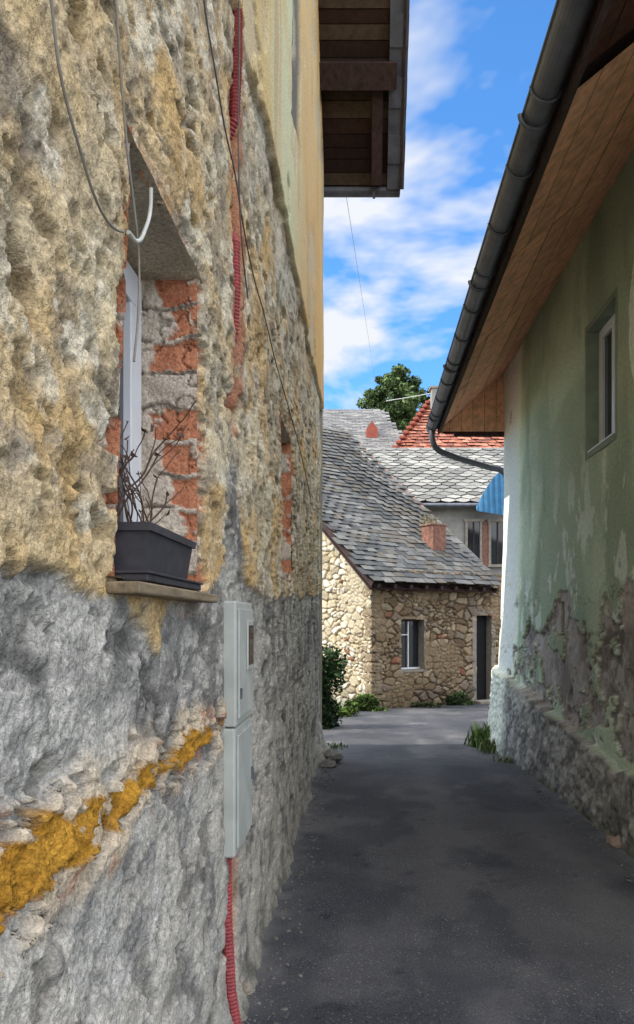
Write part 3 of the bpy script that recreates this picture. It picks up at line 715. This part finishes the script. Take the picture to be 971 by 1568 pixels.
def bunch(name,c,n,hgt,spread,mat,col,parent=None,seed=1,wd=.012):
    rg=random.Random(seed);vs=[];fs=[];cs=[]
    for i in range(n):
        a=rg.uniform(0,6.28);b=Vector(c)+Vector((rg.gauss(0,spread),rg.gauss(0,spread),0));hh=hgt*rg.uniform(.4,1.2)
        lean=Vector((rg.uniform(-.5,.5),rg.uniform(-.5,.5),0))*hh;sd=Vector((math.cos(a),math.sin(a),0))*wd
        k=len(vs);vs+=[b-sd,b+sd,b+lean*.4+sd*.7+Vector((0,0,hh*.6)),b+lean+Vector((0,0,hh)),b+lean*.4-sd*.7+Vector((0,0,hh*.6))]
        fs.append((k,k+1,k+2,k+3,k+4));cs.append(np.array(col)*rg.uniform(.5,1.5))
    return poly(name,vs,fs,mat,parent,cs)
bunch("dry_grass",(ch.x-.1,ch.y-.1,zc+.5),40,.3,.12,M_LEAF,(.2,.16,.08),seed=5)

# ------------------------------------------------------------------ wing house behind (light slates)
wh=empty("slate_roof_house")
lights=[L(134,134,130),L(124,124,121),L(146,145,140),L(114,114,112)]
O=Vector((1.0,20.9,4.92));eV=Vector((0,4.1,2.42)).normalized()
shingles("roof_slates",O,(1,0,0),eV,8,4.9,.42,.26,lights,wh,diamond=True,seed=8,lift=.03)
slab("roof_deck",O+Vector((.02,.03,0)),(1,0,0),eV,7.9,4.8,-.10,-.05,M_DARKW,wh)
slab("back_roof",(1,29.5,4.92),(1,0,0),Vector((0,-4.4,2.42)),8,4.95,-.05,0,M_DARKW,wh)
box("front_wall",(5.2,21.4,2.0),(7.6,.3,5.6),M_PLAST,wh)
box("body",(5.2,25.2,2.0),(7.6,7.2,5.4),M_PLAST,wh)
tube("eave_gutter",[(2.2,20.88,4.86),(4.75,20.88,4.86)],.06,M_ZINC,wh,False)
for k,(a,b) in enumerate(((4.28,4.70),(4.95,5.40))):
    box("window_glass_%d"%k,((a+b)/2,21.225,3.82),(b-a,.02,1.22),M_GLASS,wh)
    for nm,c,s_ in (("l",(a,21.21,3.82),(.07,.08,1.3)),("r",(b,21.21,3.82),(.07,.08,1.3)),("m",((a+b)/2,21.215,3.82),(.04,.05,1.2)),("t",((a+b)/2,21.205,4.47),(b-a+.14,.09,.08)),("b",((a+b)/2,21.205,3.17),(b-a+.14,.11,.08))):
        box("window_frame_%d_%s"%(k,nm),c,s_,M_DARKW if nm in 'm' else M_FRAME,wh)
box("brick_pier",(4.83,21.22,3.8),(.16,.05,1.35),M_BRICKD,wh)
poly("lean_to_roof",[(3.2,20.6,4.35),(3.35,20.6,4.45),(4.45,19.8,3.15),(4.3,19.8,3.0),(3.2,21.3,4.40),(3.35,21.3,4.5),(4.45,21.3,3.35),(4.3,21.3,3.1)],[(0,1,2,3),(1,5,6,2),(0,3,7,4)],M_PLAST,wh)
ba=empty("blue_awning");M_BLUE=mat_plain("blue_sheet",tuple(L(44,100,138)),.6,6,(.8,1.15),.002)
verts=[];faces=[]
for i in range(14):
    x=4.45+i*.075;k=len(verts)
    y=20.6+(.03 if i%2 else 0)
    verts+=[(x,y,4.66-.012*i),(x,y+.1,4.78+1.05*math.sin(min(1,i/11)*1.5))]
for i in range(13): faces.append((2*i,2*i+2,2*i+3,2*i+1))
poly("corrugated_sheet",verts,faces,M_BLUE,ba)
for i in range(10):
    l0=2.5+i*.33
    p=sp(3.70,l0,2.62+(l0)*sl2+.07)
    M=Matrix.Translation(p)@Matrix.Rotation(ang,4,'Z')@Matrix.Rotation(math.atan(sl2),4,'X')
    box("verge_tile_%d"%i,None,(.10,.40,.05),M_FLASH,sh,M=M,bev=.01)

# ------------------------------------------------------------------ grey roof house & red roof house
gh=empty("grey_roof_house")
O=Vector((-6,27,7.2));eV=Vector((0,6,3.75)).normalized();Hg=math.hypot(6,3.75)
W=9.9
shingles("roof_slates",O,(1,0,0),eV,W,Hg,.34,.22,[L(118,118,118),L(128,128,126),L(108,108,110)],gh,seed=11,keep=lambda u,v:u<W-.13*v)
poly("roof_deck",[O-Vector((0,0,.05)),O+Vector((W-.02,0,-.05)),O+Vector((W-1.0,6,3.7)),O+Vector((0,6,3.7))],[(0,1,2,3)],M_DARKW,gh)
poly("hip_roof",[O+Vector((W,0,0)),O+Vector((W+1,6,0)),O+Vector((W-.95,6,3.75))],[(0,1,2)],M_SLATE,gh,[L(120,120,120)])
poly("back_roof",[O+Vector((0,12,0)),O+Vector((W,12,0)),O+Vector((W-.95,6,3.75)),O+Vector((0,6,3.75))],[(0,1,2,3)],M_DARKW,gh)
box("walls",(-1.4,33,3.3),(9.2,11.4,7.7),M_VOL,gh)
dc=empty("roof_vent_dormer")
M_REDP=mat_plain("red_paint",tuple(L(150,80,64)),.7,5,(.8,1.1),.002)
poly("body",[(2.0,29.8,8.7),(2.45,29.8,8.7),(2.45,29.8,9.35),(2.22,29.8,9.65),(2.0,29.8,9.35),(2.0,30.8,8.7),(2.45,30.8,8.7),(2.45,30.8,9.35),(2.22,30.8,9.65),(2.0,30.8,9.35)],[(0,1,2,3,4),(0,4,9,5),(1,6,7,2),(2,7,8,3),(4,3,8,9)],M_REDP,dc)
rr=empty("red_tile_house")
redp=[L(156,98,80),L(144,88,72),L(168,114,94),L(128,82,70)]
O=Vector((2.75,25.6,7.5));eV=Vector((0,4.4,3.0)).normalized();Hr=math.hypot(4.4,3.0)
shingles("roof_tiles",O,(1,0,0),eV,8,Hr,.24,.30,redp,rr,seed=12,lift=.05,keep=lambda u,v:u>.36*v)
poly("roof_deck",[O-Vector((-.1,0,.06)),O+Vector((8,0,-.06)),O+Vector((8,4.4,2.94)),O+Vector((2.0,4.4,2.94))],[(0,1,2,3)],M_DARKW,rr)
poly("hip_roof",[O,O+Vector((1.9,4.4,3.0)),O+Vector((0,8.8,0))],[(0,1,2)],M_SLATE,rr,[L(150,86,68)])
poly("back_roof",[O+Vector((0,8.8,0)),O+Vector((1.9,4.4,3)),O+Vector((8,4.4,3)),O+Vector((8,8.8,0))],[(0,1,2,3)],M_DARKW,rr)
for i in range(20):
    box("ridge_tile_%d"%i,(O.x+2.0+i*.32,O.y+4.4,O.z+3.03),(.30,.2,.12),M_REDP,rr,bev=.03)
for i in range(11):
    t=i/11;p=O+Vector((1.9,4.4,3))*t+Vector((0,0,.06));box("hip_tile_%d"%i,p,(.2,.5,.12),M_REDP,rr,rz=-.4,bev=.03)
box("walls",(6.9,30,3.4),(7.6,8,8),M_VOL,rr)
box("chimney_body",(4.65,29,10.0),(.36,.4,1.3),M_PLAST,rr,bev=.01);box("chimney_cap",(4.65,29,10.69),(.5,.52,.07),M_FRAME,rr)
box("chimney_brick",(4.95,28.8,9.9),(.25,.35,.9),M_BRICKD,rr)

# ------------------------------------------------------------------ vegetation
def leaves(vs,fs,cs,c,R,n,size,rg,col):
    for i in range(n):
        while True:
            v=Vector((rg.uniform(-1,1),rg.uniform(-1,1),rg.uniform(-1,1)))
            if v.length<1:break
        v=v*(.55+.45*rg.random())/max(v.length,.3)*v.length**.4
        p=Vector(c)+Vector((v.x*R[0],v.y*R[1],v.z*R[2]))
        a=Vector((rg.gauss(0,1),rg.gauss(0,1),rg.gauss(0,1))).normalized();b=a.cross(Vector((rg.gauss(0,1),rg.gauss(0,1),1))).normalized()
        s_=size*rg.uniform(.6,1.3);k=len(vs)
        vs+=[p-a*s_,p+b*s_*.5,p+a*s_,p-b*s_*.5];fs.append((k,k+1,k+2,k+3))
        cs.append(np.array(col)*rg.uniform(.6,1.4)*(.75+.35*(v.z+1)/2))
def tree(name,base,trunk_h,clumps,seed,leafn,size,col):
    t=empty(name);rg=random.Random(seed);vs=[];fs=[];cs=[];b=Vector(base)
    top=b+Vector((0,0,trunk_h))
    def limb(nm,a,c,r0,r1):
        a=Vector(a);c=Vector(c);d=(c-a).normalized();s1=d.orthogonal().normalized();s2=d.cross(s1);V=[];F=[]
        for q in range(5):
            p=a.lerp(c,q/4)+s1*.1*math.sin(q*1.7)*r0*3;rr=r0+(r1-r0)*q/4
            for k in range(8):V.append(p+(s1*math.cos(k*.785)+s2*math.sin(k*.785))*rr)
        for q in range(4):
            for k in range(8):F.append((q*8+k,q*8+(k+1)%8,(q+1)*8+(k+1)%8,(q+1)*8+k))
        poly(nm,V,F,M_BARK,t,smooth=True)
    limb("trunk",b,top,.28,.14)
    for i,(c,R) in enumerate(clumps):
        limb("limb_%d"%i,top-Vector((0,0,rg.uniform(0,2))),c,.09,.02)
        for j in range(9):
            o=Vector((rg.gauss(0,.55)*R,rg.gauss(0,.55)*R,rg.gauss(0,.45)*R))
            leaves(vs,fs,cs,Vector(c)+o,(R*.5,R*.5,R*.38),leafn,size,rg,np.array(col)*rg.uniform(.55,1.4))
    poly("foliage",vs,fs,M_LEAF,t,cs)
cl=[((4.5,42,14.9),.85),((3.6,42,14.1),.85),((5.2,41.8,14.4),.95),((4.4,41.5,13.5),1.2),((3.2,42,13.0),.9),((5.5,42,13.4),1.1),((4.9,42,12.4),1.2),((3.7,42,12.1),1.1),((6.1,42,14.0),.7),((6.7,42,13.2),.7),((4.3,42,15.4),.55),((5.6,42.3,12.5),1.0)]
tree("deciduous_tree",(4.6,42,-.6),13,cl,5,150,.135,(.10,.15,.055))
def shrub(name,c,R,n,size,col,seed,k=8):
    rg=random.Random(seed);vs=[];fs=[];cs=[];e=empty(name)
    for j in range(k):
        o=Vector((rg.uniform(-.6,.6)*R[0],rg.uniform(-.6,.6)*R[1],rg.uniform(-.6,.6)*R[2]))
        leaves(vs,fs,cs,Vector(c)+o,(R[0]*.5,R[1]*.5,R[2]*.45),n//k,size,rg,np.array(col)*rg.uniform(.5,1.5))
    poly("leaves",vs,fs,M_LEAF,e,cs)
    for j in range(4):
        tube("stem_%d"%j,[(c[0]+rg.uniform(-.05,.05),c[1],c[2]-R[2]),(c[0]+rg.uniform(-.5,.5)*R[0],c[1]+rg.uniform(-.5,.5)*R[1],c[2]+.3*R[2])],.01,M_TWIG,e,False)
shrub("conifer_shrub",(.08,12.2,.40),(.42,.45,.85),4400,.045,(.035,.07,.025),21,16)
shrub("ivy_shrub",(1.0,15.5,-.16),(.5,.25,.22),1500,.045,(.08,.13,.03),22)
shrub("ivy_shrub",(.50,14.4,-.14),(.42,.25,.22),1200,.04,(.10,.16,.03),23)
shrub("ivy_shrub",(3.35,17.2,-.22),(.5,.25,.26),1300,.045,(.05,.08,.03),24)
shrub("ivy_shrub",(2.3,16.55,-.29),(.7,.10,.08),600,.035,(.07,.09,.04),26,12)
bunch("weeds",(2.30,9.85,-.07),300,.28,.12,M_LEAF,(.10,.16,.04),seed=9)
bunch("weeds",(2.28,9.3,-.04),160,.16,.12,M_LEAF,(.13,.17,.06),seed=10)
bunch("weeds",(2.22,8.5,-.02),60,.07,.10,M_LEAF,(.16,.18,.08),seed=12)
bunch("weeds",(.15,9.6,-.06),60,.08,.12,M_LEAF,(.10,.14,.05),seed=13)
def rocks(name,pts,mat,seed):
    rg=random.Random(seed);bm=bmesh.new()
    for (x,y,z,r_) in pts:
        m=Matrix.Translation((x,y,z))@Matrix.Rotation(rg.uniform(0,6),4,'Z')@Matrix.Diagonal((r_*rg.uniform(.8,1.4),r_*rg.uniform(.7,1.2),r_*rg.uniform(.5,.8),1))
        g=bmesh.ops.create_icosphere(bm,subdivisions=2,radius=1,matrix=m)
        for v in g['verts']:
            v.co+=Vector((rg.uniform(-1,1),rg.uniform(-1,1),rg.uniform(-1,1)))*r_*.16
    me=bpy.data.meshes.new(name);bm.to_mesh(me);bm.free();me.materials.append(mat);link(bpy.data.objects.new(name,me))
rg=random.Random(2);pts=[]
M_RUB=mat_plain("rubble",(.17,.16,.145),.9,20,(.6,1.3),.01)
for i in range(200):
    y=rg.uniform(2.6,9);pts.append((wx(y)+.07+abs(rg.gauss(0,.07)),y,.008,rg.uniform(.003,.012)))
for i in range(110):
    y=rg.uniform(4,9.8);pts.append((rx(y)-.20-abs(rg.gauss(0,.06)),y,float(gz(y))+.008,rg.uniform(.004,.014)))
for i in range(40):
    y=rg.uniform(2.8,9);pts.append((rg.uniform(wx(y)+.2,rx(y)-.3),y,float(gz(y))+.006,rg.uniform(.003,.006)))
rocks("rubble",pts,M_RUB,3)
rocks("boulder",[(2.17,5.25,.02,.11)],mat_plain("boulder_stone",tuple(L(160,138,122)),.9,12,(.7,1.2),.02),4)
rocks("boulder",[(wx(8.5)+.16,8.4,.06,.12),(wx(8.2)+.12,8.1,.02,.08)],M_RUB,6)
tube("overhead_wire",[(3.0,32,11.1),(5.0,34,12.0),(7.0,30,11.3)],.018,M_CABLE_W)
tube("overhead_wire",[(.35,8.95,6.76),(3.4,42,14.6)],.003,M_CABLE_G,None,False)

# ------------------------------------------------------------------ light & sky
EL=math.radians(42);sd=Vector((-1,-.13,0)).normalized()
sun=bpy.data.lights.new("sun","SUN");sun.energy=5.0;sun.angle=math.radians(.5);sun.color=(1,.93,.80)
so=bpy.data.objects.new("sun",sun);COL.objects.link(so)
tosun=Vector((sd.x*math.cos(EL),sd.y*math.cos(EL),math.sin(EL)))
so.rotation_euler=tosun.to_track_quat('Z','Y').to_euler();so.location=(-10,0,20)
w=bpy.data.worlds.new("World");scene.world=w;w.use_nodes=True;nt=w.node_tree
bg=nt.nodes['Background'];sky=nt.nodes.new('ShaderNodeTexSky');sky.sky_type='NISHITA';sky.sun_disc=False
sky.sun_elevation=EL;sky.sun_rotation=math.atan2(sd.x,sd.y);sky.ozone_density=2.5;sky.air_density=1.0;sky.dust_density=.4
def N(t,**k):
    n=nt.nodes.new(t)
    for a,v in k.items():setattr(n,a,v)
    return n
tc=N('ShaderNodeTexCoord');sx=N('ShaderNodeSeparateXYZ');nt.links.new(tc.outputs['Generated'],sx.inputs[0])
az=N('ShaderNodeMath',operation='ADD');az.inputs[1].default_value=.22;nt.links.new(sx.outputs[2],az.inputs[0])
dv=[]
for i in (0,1):
    d=N('ShaderNodeMath',operation='DIVIDE');nt.links.new(sx.outputs[i],d.inputs[0]);nt.links.new(az.outputs[0],d.inputs[1]);dv.append(d)
cb=N('ShaderNodeCombineXYZ');nt.links.new(dv[0].outputs[0],cb.inputs[0]);nt.links.new(dv[1].outputs[0],cb.inputs[1]);cb.inputs[2].default_value=3.3
nz=N('ShaderNodeTexNoise');nz.inputs['Scale'].default_value=2.0;nz.inputs['Detail'].default_value=5;nz.inputs['Roughness'].default_value=.55;nz.inputs['Distortion'].default_value=.3
nt.links.new(cb.outputs[0],nz.inputs['Vector'])
cr=N('ShaderNodeValToRGB');cr.color_ramp.elements[0].position=.465;cr.color_ramp.elements[0].color=(0,0,0,1);cr.color_ramp.elements[1].position=.575;cr.color_ramp.elements[1].color=(1,1,1,1)
nt.links.new(nz.outputs[0],cr.inputs[0])
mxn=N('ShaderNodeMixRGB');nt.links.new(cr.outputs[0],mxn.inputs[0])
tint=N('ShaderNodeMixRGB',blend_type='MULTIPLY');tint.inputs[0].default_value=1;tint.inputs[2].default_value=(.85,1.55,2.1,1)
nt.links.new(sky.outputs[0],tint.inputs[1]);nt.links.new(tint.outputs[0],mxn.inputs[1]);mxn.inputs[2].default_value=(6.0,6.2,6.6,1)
# added cloud glow, unseen overhead and behind the camera, to brighten the alley
m1=N('ShaderNodeMapRange');m1.interpolation_type='SMOOTHSTEP';m1.inputs['From Min'].default_value=.66;m1.inputs['From Max'].default_value=.86;nt.links.new(sx.outputs[2],m1.inputs['Value'])
m2=N('ShaderNodeMapRange');m2.interpolation_type='SMOOTHSTEP';m2.inputs['From Min'].default_value=-.05;m2.inputs['From Max'].default_value=-.45;m2.inputs['To Max'].default_value=.58;nt.links.new(sx.outputs[1],m2.inputs['Value'])
mm=N('ShaderNodeMath',operation='MAXIMUM');nt.links.new(m1.outputs[0],mm.inputs[0]);nt.links.new(m2.outputs[0],mm.inputs[1])
nr=N('ShaderNodeMapRange');nr.inputs['From Min'].default_value=.3;nr.inputs['From Max'].default_value=.5;nt.links.new(nz.outputs[0],nr.inputs['Value'])
mf=N('ShaderNodeMath',operation='MULTIPLY');nt.links.new(mm.outputs[0],mf.inputs[0]);nt.links.new(nr.outputs[0],mf.inputs[1])
mb2=N('ShaderNodeMixRGB');nt.links.new(mf.outputs[0],mb2.inputs[0]);nt.links.new(mxn.outputs[0],mb2.inputs[1]);mb2.inputs[2].default_value=(25,24.6,24.4,1)
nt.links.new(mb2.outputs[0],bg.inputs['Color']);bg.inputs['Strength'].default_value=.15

# ------------------------------------------------------------------ camera
cd=bpy.data.cameras.new("camera");co=bpy.data.objects.new("camera",cd);COL.objects.link(co)
cd.sensor_fit='VERTICAL';cd.sensor_height=36;cd.sensor_width=24;cd.lens=26.0;cd.shift_y=.106;cd.clip_end=2000;cd.clip_start=.05
co.location=(0,0,1.6);co.rotation_euler=(math.radians(90),0,0);scene.camera=co
scene.view_settings.view_transform='Standard';scene.view_settings.look='None';scene.view_settings.exposure=0
